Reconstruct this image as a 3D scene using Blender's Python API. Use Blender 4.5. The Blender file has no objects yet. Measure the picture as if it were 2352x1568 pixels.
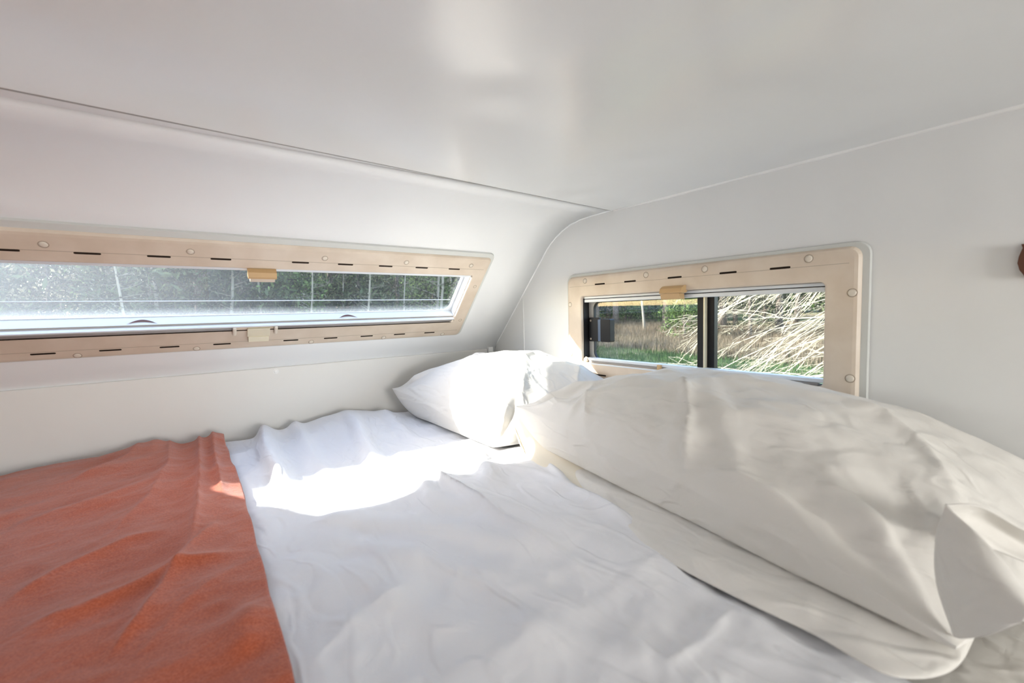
import bpy, bmesh, math, random
import numpy as np
from mathutils import Vector, Matrix
random.seed(7)
RNG = np.random.default_rng(5)
S = bpy.context.scene
COL = S.collection

# ---------------------------------------------------------------- camera
IW, IH = 2352.0, 1568.0
CX, CY = IW/2, IH/2
VX, VY = np.array([2500., 680.]), np.array([430., 736.])
CC = np.array([CX, CY])
FPX = float(np.sqrt(-np.dot(VX-CC, VY-CC)))
def _r(v):
    d = np.array([v[0]-CX, -(v[1]-CY), -FPX]); return d/np.linalg.norm(d)
_X, _Y = _r(VX), _r(VY)
_Z = np.cross(_X, _Y)
ROT = np.array([_X, _Y, _Z])
cam_d = bpy.data.cameras.new('camera'); cam = bpy.data.objects.new('camera', cam_d); COL.objects.link(cam)
cam.matrix_world = Matrix([list(ROT[0])+[0], list(ROT[1])+[0], list(ROT[2])+[0], [0, 0, 0, 1]])
cam_d.sensor_width = 36.0; cam_d.lens = 36.0*FPX/IW; cam_d.clip_start = 0.02; cam_d.clip_end = 400
cam_d.dof.use_dof = True; cam_d.dof.focus_distance = 1.5; cam_d.dof.aperture_fstop = 4.5
S.camera = cam

# ---------------------------------------------------------------- world, sun, lamps, exposure
S.view_settings.view_transform = 'Standard'; S.view_settings.look = 'None'
S.view_settings.gamma = 1.0; S.view_settings.use_curve_mapping = False
S.view_settings.exposure = 1.18
W = bpy.data.worlds.new('sky'); S.world = W; W.use_nodes = True
nt = W.node_tree; bg = nt.nodes['Background']
sky = nt.nodes.new('ShaderNodeTexSky'); sky.sky_type = 'NISHITA'; sky.sun_disc = False
sky.sun_elevation = math.radians(31); sky.sun_rotation = math.atan2(-1.28, 1.02)
sky.dust_density = 1.2; sky.ozone_density = 1.0; sky.air_density = 1.0
nt.links.new(sky.outputs[0], bg.inputs[0]); bg.inputs[1].default_value = 0.52
SUN_DIR = Vector((1.28, -1.02, -1.0)).normalized()
sd = bpy.data.lights.new('sun', 'SUN'); sd.energy = 6.8; sd.angle = math.radians(0.6); sd.color = (1.0, 0.975, 0.93)
so = bpy.data.objects.new('sun', sd); COL.objects.link(so); so.rotation_euler = SUN_DIR.to_track_quat('-Z', 'Y').to_euler()
def area(name, loc, target, sx, sy, power, color):
    d = bpy.data.lights.new(name, 'AREA'); d.shape = 'RECTANGLE'; d.size = sx; d.size_y = sy; d.energy = power; d.color = color
    o = bpy.data.objects.new(name, d); COL.objects.link(o); o.location = loc
    o.rotation_euler = (Vector(target)-Vector(loc)).to_track_quat('-Z', 'Y').to_euler(); return o
# added soft fill light in the unseen cabin behind the bunk
area('cabin_fill_light', (0.45, -2.2, -0.05), (0.0, 1.0, -0.05), 0.8, 0.5, 14, (1.0, 0.99, 0.97))

# ---------------------------------------------------------------- helpers
def ray(px, py):
    return ROT @ np.array([px-CX, -(py-CY), -FPX])
def on_x(px, py, x): d = ray(px, py); return d*x/d[0]
def on_y(px, py, y): d = ray(px, py); return d*y/d[1]
def on_z(px, py, z): d = ray(px, py); return d*z/d[2]

def mat(name, color, rough=0.6, spec=0.5, sheen=0.0, metallic=0.0, coat=0.0, build=None):
    m = bpy.data.materials.new(name); m.use_nodes = True
    b = m.node_tree.nodes['Principled BSDF']
    b.inputs['Base Color'].default_value = (*color, 1); b.inputs['Roughness'].default_value = rough
    b.inputs['Specular IOR Level'].default_value = spec; b.inputs['Metallic'].default_value = metallic
    b.inputs['Sheen Weight'].default_value = sheen; b.inputs['Coat Weight'].default_value = coat
    if build: build(m.node_tree, b)
    return m
def noise_col(nt, b, c1, c2, scale, detail=4, lo=0.35, hi=0.65, stretch=(1, 1, 1)):
    tc = nt.nodes.new('ShaderNodeTexCoord'); mp = nt.nodes.new('ShaderNodeMapping'); mp.inputs['Scale'].default_value = stretch
    n = nt.nodes.new('ShaderNodeTexNoise'); n.inputs['Scale'].default_value = scale; n.inputs['Detail'].default_value = detail
    r = nt.nodes.new('ShaderNodeValToRGB'); r.color_ramp.elements[0].position = lo; r.color_ramp.elements[1].position = hi
    r.color_ramp.elements[0].color = (*c1, 1); r.color_ramp.elements[1].color = (*c2, 1)
    L = nt.links; L.new(tc.outputs['Object'], mp.inputs[0]); L.new(mp.outputs[0], n.inputs['Vector'])
    L.new(n.outputs['Fac'], r.inputs[0]); L.new(r.outputs[0], b.inputs['Base Color'])
def bumps(nt, b, layers):
    tc = nt.nodes.new('ShaderNodeTexCoord'); prev = None
    for scale, dist, detail, stretch in layers:
        mp = nt.nodes.new('ShaderNodeMapping'); mp.inputs['Scale'].default_value = stretch
        n = nt.nodes.new('ShaderNodeTexNoise'); n.inputs['Scale'].default_value = scale; n.inputs['Detail'].default_value = detail
        n.inputs['Distortion'].default_value = 0.6
        bp = nt.nodes.new('ShaderNodeBump'); bp.inputs['Distance'].default_value = dist; bp.inputs['Strength'].default_value = 1.0
        nt.links.new(tc.outputs['Object'], mp.inputs[0]); nt.links.new(mp.outputs[0], n.inputs['Vector'])
        nt.links.new(n.outputs['Fac'], bp.inputs['Height'])
        if prev: nt.links.new(prev.outputs[0], bp.inputs['Normal'])
        prev = bp
    nt.links.new(prev.outputs[0], b.inputs['Normal'])

def f_wall(nt, b): bumps(nt, b, [(5, 0.004, 2, (1, 1, 1)), (220, 0.00006, 2, (1, 1, 1))])
def f_ceil(nt, b): bumps(nt, b, [(3.0, 0.010, 1, (1, 1, 1))])
def f_sheet(nt, b):
    """fine weave plus thin ironed-in crease lines"""
    bumps(nt, b, [(30, 0.0018, 4, (.7, 1, 1)), (900, 0.00012, 2, (1, 1, 1))])
    prev = b.inputs['Normal'].links[0].from_node; L = nt.links; tc = nt.nodes.new('ShaderNodeTexCoord')
    for sc, w, dist, rot in ((4.0, .06, .0020, .5), (9.0, .07, .0014, -1.0), (17.0, .08, .0009, 1.3)):
        mp = nt.nodes.new('ShaderNodeMapping'); mp.inputs['Rotation'].default_value = (0, 0, rot); mp.inputs['Scale'].default_value = (1, .45, 1)
        n = nt.nodes.new('ShaderNodeTexNoise'); n.inputs['Scale'].default_value = sc; n.inputs['Detail'].default_value = 1.5; n.inputs['Distortion'].default_value = .5
        s1 = nt.nodes.new('ShaderNodeMath'); s1.operation = 'SUBTRACT'; s1.inputs[1].default_value = .5
        s2 = nt.nodes.new('ShaderNodeMath'); s2.operation = 'ABSOLUTE'
        mr = nt.nodes.new('ShaderNodeMapRange'); mr.interpolation_type = 'SMOOTHSTEP'; mr.inputs[1].default_value = 0; mr.inputs[2].default_value = w; mr.inputs[3].default_value = 1; mr.inputs[4].default_value = 0
        bp = nt.nodes.new('ShaderNodeBump'); bp.inputs['Distance'].default_value = dist
        L.new(tc.outputs['Object'], mp.inputs[0]); L.new(mp.outputs[0], n.inputs['Vector']); L.new(n.outputs['Fac'], s1.inputs[0]); L.new(s1.outputs[0], s2.inputs[0])
        L.new(s2.outputs[0], mr.inputs[0]); L.new(mr.outputs[0], bp.inputs['Height']); L.new(prev.outputs[0], bp.inputs['Normal']); prev = bp
    L.new(prev.outputs[0], b.inputs['Normal'])
def f_blanket(nt, b):
    noise_col(nt, b, (0.36, 0.068, 0.024), (0.54, 0.132, 0.058), 420, 3, 0.3, 0.7)
    bumps(nt, b, [(30, 0.0025, 4, (1, 1, 1)), (700, 0.0005, 2, (1, 1, 1))])
def f_bark(nt, b): noise_col(nt, b, (0.05, 0.04, 0.03), (0.24, 0.19, 0.15), 9, 5, 0.35, 0.65, (4, 4, 1))
def f_frame(nt, b): noise_col(nt, b, (0.63, 0.525, 0.415), (0.70, 0.60, 0.49), 14, 4)

M = dict(
    wall=mat('white_painted_wall', (0.79, 0.79, 0.775), 0.42, 0.45, build=f_wall),
    nose=mat('white_moulded_panel', (0.82, 0.83, 0.83), 0.38, 0.5, build=f_wall),
    ceiling=mat('glossy_white_ceiling', (0.81, 0.82, 0.815), 0.23, 0.75, build=f_ceil),
    seam=mat('grey_seam', (0.30, 0.29, 0.27), 0.6),
    caulk=mat('white_caulk', (0.86, 0.86, 0.84), 0.3),
    panel=mat('lower_panel_white', (0.76, 0.745, 0.71), 0.5, build=f_wall),
    frame=mat('cream_plastic_frame', (0.67, 0.57, 0.45), 0.42, 0.5, build=f_frame),
    tan=mat('aged_tan_plastic', (0.56, 0.37, 0.18), 0.38),
    cream=mat('pale_cream_plastic', (0.74, 0.68, 0.52), 0.35),
    flange=mat('grey_white_flange', (0.62, 0.63, 0.60), 0.5),
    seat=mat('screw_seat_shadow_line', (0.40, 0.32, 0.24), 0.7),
    slot=mat('dark_slot', (0.025, 0.017, 0.012), 0.9, 0.1),
    cap=mat('cream_cap', (0.70, 0.63, 0.53), 0.3),
    alu=mat('white_aluminium', (0.72, 0.75, 0.78), 0.35, 0.5),
    rail=mat('grey_rail', (0.30, 0.28, 0.27), 0.4, 0.5),
    dark=mat('black_rubber', (0.01, 0.01, 0.012), 0.5, 0.3),
    blackp=mat('black_plastic', (0.006, 0.006, 0.008), 0.4, 0.2),
    steel=mat('steel_blue_plate', (0.07, 0.10, 0.16), 0.35, 0.5, metallic=0.3),
    sash=mat('grey_sash', (0.50, 0.48, 0.44), 0.45),
    sheet=mat('white_cotton', (0.80, 0.80, 0.82), 0.85, 0.2, sheen=0.15, build=f_sheet),
    case=mat('white_pillowcase', (0.76, 0.73, 0.68), 0.85, 0.2, sheen=0.12, build=f_sheet),
    hem=mat('beige_hem', (0.60, 0.52, 0.42), 0.85, 0.2),
    blanket=mat('terracotta_fabric', (0.42, 0.11, 0.05), 0.9, 0.2, sheen=0.36, build=f_blanket),
    mattress=mat('mattress_ticking', (0.62, 0.60, 0.56), 0.9),
    brown=mat('brown_wood', (0.10, 0.035, 0.015), 0.5),
    bark=mat('tree_bark', (0.2, 0.15, 0.11), 0.9, 0.2, build=f_bark),
    bare=mat('pale_bare_twig', (0.50, 0.45, 0.34), 0.8, 0.2),
    floorm=mat('cabin_floor', (0.35, 0.27, 0.20), 0.6),
)
def leafmat(name, c1, c2, tr=0.35):
    m = bpy.data.materials.new(name); m.use_nodes = True; nt = m.node_tree; nt.nodes.clear()
    out = nt.nodes.new('ShaderNodeOutputMaterial'); mx = nt.nodes.new('ShaderNodeMixShader'); mx.inputs[0].default_value = tr
    d = nt.nodes.new('ShaderNodeBsdfDiffuse'); t = nt.nodes.new('ShaderNodeBsdfTranslucent')
    g = nt.nodes.new('ShaderNodeNewGeometry'); r = nt.nodes.new('ShaderNodeValToRGB')
    r.color_ramp.elements[0].color = (*c1, 1); r.color_ramp.elements[1].color = (*c2, 1); r.color_ramp.elements[0].position = .25
    L = nt.links; L.new(g.outputs['Random Per Island'], r.inputs[0])
    L.new(r.outputs[0], d.inputs[0]); L.new(r.outputs[0], t.inputs[0])
    L.new(d.outputs[0], mx.inputs[1]); L.new(t.outputs[0], mx.inputs[2]); L.new(mx.outputs[0], out.inputs[0])
    return m
M['leaf_dark'] = leafmat('dark_needles', (0.008, 0.016, 0.009), (0.15, 0.19, 0.09))
M['leaf_green'] = leafmat('green_leaves', (0.03, 0.06, 0.015), (0.26, 0.36, 0.12))
M['leaf_yellow'] = leafmat('yellow_leaves', (0.16, 0.18, 0.04), (0.62, 0.58, 0.22))
M['leaf_olive'] = leafmat('olive_leaves', (0.018, 0.018, 0.011), (0.30, 0.28, 0.19))
M['weed'] = leafmat('dry_weeds', (0.10, 0.075, 0.045), (0.40, 0.32, 0.22))
M['grass'] = leafmat('green_grass', (0.03, 0.07, 0.02), (0.17, 0.25, 0.09))
def f_ground(nt, b): noise_col(nt, b, (0.07, 0.09, 0.03), (0.28, 0.21, 0.13), 0.35, 6, 0.40, 0.60)
M['ground'] = mat('rough_ground', (0.2, 0.2, 0.1), 1.0, 0.1, build=f_ground)

def glassmat(name, dust_lo, dust_hi, refl=0.05, tint=(0.96, 0.98, 0.98), scale=6):
    m = bpy.data.materials.new(name); m.use_nodes = True; nt = m.node_tree; nt.nodes.clear(); L = nt.links
    out = nt.nodes.new('ShaderNodeOutputMaterial'); tr = nt.nodes.new('ShaderNodeBsdfTransparent'); tr.inputs[0].default_value = (*tint, 1)
    gl = nt.nodes.new('ShaderNodeBsdfGlossy'); gl.inputs['Roughness'].default_value = 0.02
    fr = nt.nodes.new('ShaderNodeFresnel'); ge = nt.nodes.new('ShaderNodeNewGeometry'); io = nt.nodes.new('ShaderNodeMapRange')   # straight-through pane: no total reflection on the way out
    io.inputs[3].default_value = 1.40; io.inputs[4].default_value = 1/1.40; L.new(ge.outputs['Backfacing'], io.inputs[0]); L.new(io.outputs[0], fr.inputs['IOR'])
    m1 = nt.nodes.new('ShaderNodeMixShader'); L.new(fr.outputs[0], m1.inputs[0]); L.new(tr.outputs[0], m1.inputs[1]); L.new(gl.outputs[0], m1.inputs[2])
    tl = nt.nodes.new('ShaderNodeBsdfTranslucent'); tl.inputs[0].default_value = (0.86, 0.92, 0.95, 1)
    tc = nt.nodes.new('ShaderNodeTexCoord')
    n = nt.nodes.new('ShaderNodeTexNoise'); n.inputs['Scale'].default_value = scale; n.inputs['Detail'].default_value = 9; n.inputs['Roughness'].default_value = 0.7
    L.new(tc.outputs['Object'], n.inputs['Vector'])
    mr = nt.nodes.new('ShaderNodeMapRange'); mr.inputs[1].default_value = 0.3; mr.inputs[2].default_value = 0.72
    mr.inputs[3].default_value = dust_lo; mr.inputs[4].default_value = dust_hi; L.new(n.outputs['Fac'], mr.inputs[0])
    m2 = nt.nodes.new('ShaderNodeMixShader'); L.new(mr.outputs[0], m2.inputs[0]); L.new(m1.outputs[0], m2.inputs[1]); L.new(tl.outputs[0], m2.inputs[2])
    L.new(m2.outputs[0], out.inputs[0]); return m, nt, mr, m2, tc
g1, nt1, mr1, mx1, tc1 = glassmat('dusty_glare_acrylic', 0.0, 0.010)
# haze raised at the left end to paint sun glare, and along the lower edge
sx = nt1.nodes.new('ShaderNodeSeparateXYZ'); nt1.links.new(tc1.outputs['Object'], sx.inputs[0])
ra = nt1.nodes.new('ShaderNodeMapRange'); ra.inputs[1].default_value = 0.25; ra.inputs[2].default_value = -0.30; ra.inputs[3].default_value = 0.0; ra.inputs[4].default_value = 0.045
nt1.links.new(sx.outputs[0], ra.inputs[0])
rb = nt1.nodes.new('ShaderNodeMapRange'); rb.inputs[1].default_value = -0.06; rb.inputs[2].default_value = -0.095; rb.inputs[3].default_value = 0.0; rb.inputs[4].default_value = 0.06
nt1.links.new(sx.outputs[1], rb.inputs[0])
a1 = nt1.nodes.new('ShaderNodeMath'); a1.operation = 'ADD'; a2 = nt1.nodes.new('ShaderNodeMath'); a2.operation = 'ADD'
nt1.links.new(mr1.outputs[0], a1.inputs[0]); nt1.links.new(ra.outputs[0], a1.inputs[1])
nt1.links.new(a1.outputs[0], a2.inputs[0]); nt1.links.new(rb.outputs[0], a2.inputs[1]); nt1.links.new(a2.outputs[0], mx1.inputs[0])
M['glass_front'] = g1
M['glass_side'] = glassmat('clear_acrylic', 0.0, 0.012)[0]

def link(name, me, m=None, parent=None, smooth=False):
    o = bpy.data.objects.new(name, me); COL.objects.link(o)
    if m is not None: me.materials.append(m)
    if parent: o.parent = parent
    if smooth:
        me.polygons.foreach_set('use_smooth', [True]*len(me.polygons))
    return o
def obj(name, bm, m=None, parent=None, smooth=False, recalc=True):
    if recalc: bmesh.ops.recalc_face_normals(bm, faces=bm.faces)
    me = bpy.data.meshes.new(name); bm.to_mesh(me); bm.free()
    return link(name, me, m, parent, smooth)
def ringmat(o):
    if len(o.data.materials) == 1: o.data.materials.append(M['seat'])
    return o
def pyobj(name, verts, faces, m=None, parent=None, smooth=False):
    me = bpy.data.meshes.new(name); me.from_pydata([tuple(v) for v in verts], [], [tuple(f) for f in faces]); me.update()
    return link(name, me, m, parent, smooth)
def npobj(name, V, Q, m=None, parent=None, smooth=False):
    V = np.asarray(V, dtype=np.float32); Q = np.asarray(Q, dtype=np.int32); k = Q.shape[1]
    me = bpy.data.meshes.new(name); me.vertices.add(len(V)); me.vertices.foreach_set('co', V.ravel())
    me.loops.add(Q.size); me.loops.foreach_set('vertex_index', Q.ravel())
    me.polygons.add(len(Q)); me.polygons.foreach_set('loop_start', np.arange(0, Q.size, k, dtype=np.int32))
    me.polygons.foreach_set('loop_total', np.full(len(Q), k, dtype=np.int32)); me.update(calc_edges=True); me.validate()
    return link(name, me, m, parent, smooth)
def empty(name, loc=(0, 0, 0)):
    o = bpy.data.objects.new(name, None); COL.objects.link(o); o.location = loc; o.empty_display_size = 0.1; return o
def tag(o, label=None, cat=None, group=None, kind=None):
    if label: o['label'] = label
    if cat: o['category'] = cat
    if group: o['group'] = group
    if kind: o['kind'] = kind
    return o
def box(bm, a, b, T=None, bevel=0.0, seg=2):
    vs = []
    for x in (a[0], b[0]):
        for y in (a[1], b[1]):
            for z in (a[2], b[2]):
                vs.append(bm.verts.new((x, y, z)))
    fs = []
    for f in ((0, 1, 3, 2), (4, 6, 7, 5), (0, 4, 5, 1), (2, 3, 7, 6), (0, 2, 6, 4), (1, 5, 7, 3)):
        fs.append(bm.faces.new([vs[i] for i in f]))
    if bevel > 0:
        es = list({e for f in fs for e in f.edges})
        r = bmesh.ops.bevel(bm, geom=es, offset=bevel, segments=seg, affect='EDGES', profile=0.5)
        vs = [v for v in vs if v.is_valid] + [v for v in r['verts']]
    if T:
        for v in set(vs): v.co = T(v.co)
def rrect(x0, x1, y0, y1, r, n=6):
    pts = []
    for cx, cy, a0 in ((x1-r, y1-r, 0), (x0+r, y1-r, 90), (x0+r, y0+r, 180), (x1-r, y0+r, 270)):
        for i in range(n+1):
            a = math.radians(a0+90*i/n); pts.append((cx+r*math.cos(a), cy+r*math.sin(a)))
    return pts
def ring(bm, loops, T=None, close=False):
    """loops: list of (x0,x1,y0,y1,r,h); neighbouring loops are bridged"""
    rows = []
    for x0, x1, y0, y1, r, h in loops:
        rows.append([bm.verts.new(T(Vector((x, y, h))) if T else (x, y, h)) for x, y in rrect(x0, x1, y0, y1, r)])
    n = len(rows[0]); R = range(len(rows) if close else len(rows)-1)
    for i in R:
        a, b = rows[i], rows[(i+1) % len(rows)]
        for j in range(n): bm.faces.new((a[j], a[(j+1) % n], b[(j+1) % n], b[j]))
    return rows
def slab(bm, x0, x1, y0, y1, r, h0, h1, T=None, e=0.0006):
    """rounded plate with softened edges"""
    rows = ring(bm, [(x0, x1, y0, y1, r, h0), (x0, x1, y0, y1, r, h1-e), (x0+e, x1-e, y0+e, y1-e, max(r-e, 1e-4), h1)], T)
    bm.faces.new(rows[-1]); bm.faces.new(list(reversed(rows[0])))
def dome(bm, c, r, h, T=None, n=14):
    rows = []
    for rr, hh in ((1.0, 0), (0.98, 0.35), (0.8, 0.75), (0.5, 0.95)):
        rows.append([bm.verts.new(T(Vector((c[0]+r*rr*math.cos(2*math.pi*i/n), c[1]+r*rr*math.sin(2*math.pi*i/n), c[2]+h*hh)))) for i in range(n)])
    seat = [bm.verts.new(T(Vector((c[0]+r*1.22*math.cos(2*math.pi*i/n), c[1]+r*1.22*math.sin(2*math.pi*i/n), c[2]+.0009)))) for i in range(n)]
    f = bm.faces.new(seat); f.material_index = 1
    top = bm.verts.new(T(Vector((c[0], c[1], c[2]+h))))
    for a, b in zip(rows, rows[1:]):
        for j in range(n): bm.faces.new((a[j], a[(j+1) % n], b[(j+1) % n], b[j]))
    for j in range(n): bm.faces.new((rows[-1][j], rows[-1][(j+1) % n], top))
def tube(bm, pts, radii, n=8, cap=True):
    pts = [Vector(p) for p in pts]; rows = []
    for i, p in enumerate(pts):
        t = (pts[min(i+1, len(pts)-1)]-pts[max(i-1, 0)]).normalized()
        u = t.orthogonal().normalized() if i == 0 else (u - t*u.dot(t)).normalized()
        w = t.cross(u); r = radii[i] if hasattr(radii, '__len__') else radii
        rows.append([bm.verts.new(p+(u*math.cos(2*math.pi*k/n)+w*math.sin(2*math.pi*k/n))*r) for k in range(n)])
    for a, b in zip(rows, rows[1:]):
        for k in range(n): bm.faces.new((a[k], a[(k+1) % n], b[(k+1) % n], b[k]))
    if cap: bm.faces.new(list(reversed(rows[0]))); bm.faces.new(rows[-1])

# ---------------------------------------------------------------- the camper shell
XS, XL = 1.05, -0.74         # side wall beside the pillows, opposite side wall
ZC = 0.297                   # ceiling
YB = -2.4                    # back of the cabin
ZF = -1.95                   # cabin floor
PROF = [(0.872, 0.300), (0.96, 0.2985), (1.01, 0.2955), (1.055, 0.288), (1.095, 0.273), (1.13, 0.255), (1.158, 0.236), (1.18, 0.217),
        (1.2635, 0.1285), (1.2705, 0.1212), (1.3951, -0.0108), (1.402, -0.0181), (1.504, -0.126), (1.522, -0.150), (1.530, -0.175), (1.530, -0.62)]
PA = np.array([XS, 1.18, 0.217]); PV = Vector((0, -0.6868, 0.7269)); PN = Vector((0, -0.7269, -0.6868)); PO = Vector((0, 1.333, 0.0549))
def TF(c): return PO + Vector((c[0], 0, 0)) + PV*c[1] + PN*c[2]      # front window: u along x, v up the slope, h into the room
def TS(c): return Vector((XS-c[2], c[0], c[1]))                       # side window: u along y, v up, h into the room
# opening of the front window in slope coordinates, of the side window in y/z
FW = (-0.46, 0.78, -0.088, 0.105); SW = (0.322, 1.0, -0.172, 0.043)

# sloping front wall: swept profile with the window opening left free
p_up = TF(Vector((0, FW[3], 0))); p_dn = TF(Vector((0, FW[2], 0)))
prof = PROF[:8] + [(p_up.y, p_up.z), (p_dn.y, p_dn.z)] + PROF[12:]
hole_row = 8
xs = [XL, FW[0], FW[1], XS]
bm = bmesh.new()
xg = [XL, XL/2-.23, FW[0], -0.05, 0.36, FW[1], 0.915, XS]
rows = [[bm.verts.new((x, y, z)) for x in xg] for y, z in prof]
for i in range(len(prof)-1):
    for j in range(len(xg)-1):
        if i == hole_row and 2 <= j < 5: continue
        bm.faces.new((rows[i][j], rows[i][j+1], rows[i+1][j+1], rows[i+1][j]))
wf = obj('wall_front', bm, M['nose'], smooth=True, recalc=False); tag(wf, 'white curved front wall sloping down from the ceiling around the long window', 'wall', kind='structure')
sol = wf.modifiers.new('thickness', 'SOLIDIFY'); sol.thickness = 0.026; sol.offset = -1.0
me = wf.data
n0 = me.polygons[0].normal
sol.offset = -1.0 if n0.z < 0 else 1.0     # shell grows outwards, away from the room
# lower board, its end clip and a screw cap
bm = bmesh.new(); box(bm, (XL, 1.5165, -0.60), (1.006, 1.5285, -0.153), bevel=0.003)
obj('lower_panel', bm, M['panel'], wf)
bm = bmesh.new(); box(bm, (1.008, 1.509, -0.60), (1.030, 1.529, -0.146), bevel=0.002); obj('end_clip', bm, M['caulk'], wf)
bm = bmesh.new(); dome(bm, (0, 0, 0), 0.0065, 0.003, lambda c: Vector((0.2115+c.x, 1.5165-c.z, -0.152-0.0135+c.y))); obj('screw_cap', bm, M['caulk'], wf, True)

def plate_with_hole(name, axis_pts_y, axis_pts_z, hole, x0, x1, m):
    bm = bmesh.new()
    g = {}
    for i, y in enumerate(axis_pts_y):
        for j, z in enumerate(axis_pts_z):
            g[i, j] = bm.verts.new((x0, y, z))
    for i in range(len(axis_pts_y)-1):
        for j in range(len(axis_pts_z)-1):
            if hole and (i, j) == hole: continue
            bm.faces.new((g[i, j], g[i+1, j], g[i+1, j+1], g[i, j+1]))
    r = bmesh.ops.extrude_face_region(bm, geom=list(bm.faces))
    for v in [e for e in r['geom'] if isinstance(e, bmesh.types.BMVert)]: v.co.x = x1
    # trim to the outer profile of the sloping nose
    o = 0.024
    for co, no in (((0, 1.18+o*.7269, 0.217+o*.6868), (0, .7269, .6868)), ((0, 0, 0.34), (0, 0, 1)), ((0, 1.553, 0), (0, 1, 0))):
        bmesh.ops.bisect_plane(bm, geom=bm.verts[:]+bm.edges[:]+bm.faces[:], plane_co=co, plane_no=no, clear_outer=True)
        bmesh.ops.holes_fill(bm, edges=[e for e in bm.edges if e.is_boundary])
    return obj(name, bm, m)
ysx = [YB, SW[0], SW[1], 1.60]; zsx = [ZF-0.05, SW[2], SW[3], 0.40]
ws = plate_with_hole('wall_right', ysx, zsx, (1, 1), XS+0.0005, XS+0.03, M['wall']); tag(ws, 'white side wall beside the pillows with the small sliding window', 'wall', kind='structure')
wl = plate_with_hole('wall_left', ysx, zsx, None, XL-0.0005, XL-0.03, M['wall']); tag(wl, 'white side wall opposite the pillows', 'wall', kind='structure')
bm = bmesh.new(); box(bm, (XL-0.03, YB-0.03, ZF), (XS+0.03, YB, 0.34)); tag(obj('wall_back', bm, M['wall']), 'white back wall of the cabin', 'wall', kind='structure')
bm = bmesh.new(); box(bm, (XL-0.03, YB-0.03, ZF-0.05), (XS+0.03, -0.25, ZF)); tag(obj('floor', bm, M['floorm']), 'brown cabin floor', 'floor', kind='structure')
bm = bmesh.new(); box(bm, (XL, -0.26, -0.62), (XS, 1.53, -0.58)); box(bm, (XL, -0.28, ZF), (XS, -0.26, -0.58))
tag(obj('trim_1', bm, M['panel']), 'white bunk base board under the mattress', 'trim', kind='structure')
# ceiling panel, its front edge runs slightly askew
bm = bmesh.new()
lo = [(XL, YB), (XS, YB), (XS, 0.879), (XL, 0.806)]
a = [bm.verts.new((x, y, ZC)) for x, y in lo]; b = [bm.verts.new((x, y, ZC+0.03)) for x, y in lo]
bm.faces.new(a); bm.faces.new(list(reversed(b)))
for i in range(4): bm.faces.new((a[i], b[i], b[(i+1) % 4], a[(i+1) % 4]))
bmesh.ops.bevel(bm, geom=[e for e in bm.edges if all(abs(v.co.z-ZC) < 1e-6 and v.co.y > 0.5 for v in e.verts)], offset=0.0015, segments=2, affect='EDGES')
tag(obj('ceiling', bm, M['ceiling']), 'glossy white ceiling panel over the bunk', 'ceiling', kind='structure')
bm = bmesh.new()
v = [bm.verts.new(p) for p in ((XL, 0.79, 0.3015), (XS, 0.862, 0.3015), (XS, 0.90, 0.3015), (XL, 0.90, 0.3015))]
w = [bm.verts.new(Vector(x.co)+Vector((0, 0, 0.02))) for x in v]
bm.faces.new(v); bm.faces.new(w[::-1])
for i in range(4): bm.faces.new((v[i], w[i], w[(i+1) % 4], v[(i+1) % 4]))
tag(obj('trim_2', bm, M['nose']), 'white backing strip above the ceiling seam', 'trim', kind='structure')
bm = bmesh.new()
tube(bm, [(XL, 0.8085, 0.2993), (0.15, 0.8445, 0.2993), (XS-0.002, 0.8815, 0.2993)], [0.0032, 0.0026, 0.0018], 8)
tag(obj('trim_3', bm, M['seam'], smooth=True), 'thin grey seam line across the ceiling', 'trim', kind='structure')
bm = bmesh.new()
pts = [(XS, YB, ZC)] + [(XS, y, ZC) for y in np.linspace(-0.3, 0.87, 14)]
rad = [0.005] + [0.0045+0.0012*math.sin(i*1.9) for i in range(14)]
tube(bm, pts, rad, 8); tag(obj('trim_4', bm, M['caulk'], smooth=True), 'white caulk bead between ceiling and side wall', 'trim', kind='structure')
bm = bmesh.new(); tube(bm, [(XS, y, z) for y, z in PROF[:14]], 0.0028, 8)
tag(obj('trim_5', bm, M['nose'], smooth=True), 'white joint bead following the curved front wall', 'trim', kind='structure')
bm = bmesh.new(); tube(bm, [(XS, 1.322, 0.05), (XS, 1.322, -0.58)], 0.0022, 8)
tag(obj('trim_6', bm, M['caulk'], smooth=True), 'thin vertical joint bead on the side wall', 'trim', kind='structure')

# ---------------------------------------------------------------- windows
def capsule(bm, u, v, L, w, h, T): slab(bm, u-L/2, u+L/2, v-w/2, v+w/2, w*0.49, h-0.003, h+0.0004, T, 0.0001)
HF = 0.011
def frame_loops(o, i, groove_top, ro, ri, H=HF, depth=0.027):
    """o outer rect, i inner rect -> cross section loops of the moulded frame"""
    x0, x1, y0, y1 = o; a0, a1, b0, b1 = i
    g = 0.0012
    return [(x0, x1, y0, y1, ro, 0.001), (x0+.0015, x1-.0015, y0+.0015, y1-.0015, ro, H*0.55), (x0+.006, x1-.006, y0+.006, y1-.006, ro*.8, H*.92),
            (x0+.012, x1-.012, y0+.012, y1-.012, ro*.7, H),
            (a0-.004, a1+.004, b0-.004, b1+.004, ri+.003, H), (a0-.001, a1+.001, b0-.001, b1+.001, ri+.001, H-.0012), (a0, a1, b0, b1, ri, H-.004),
            (a0, a1, b0, b1, ri, -depth), (a0-.003, a1+.003, b0-.003, b1+.003, ri, -depth), (a0-.003, a1+.003, b0-.003, b1+.003, ri, 0.001)]
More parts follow.
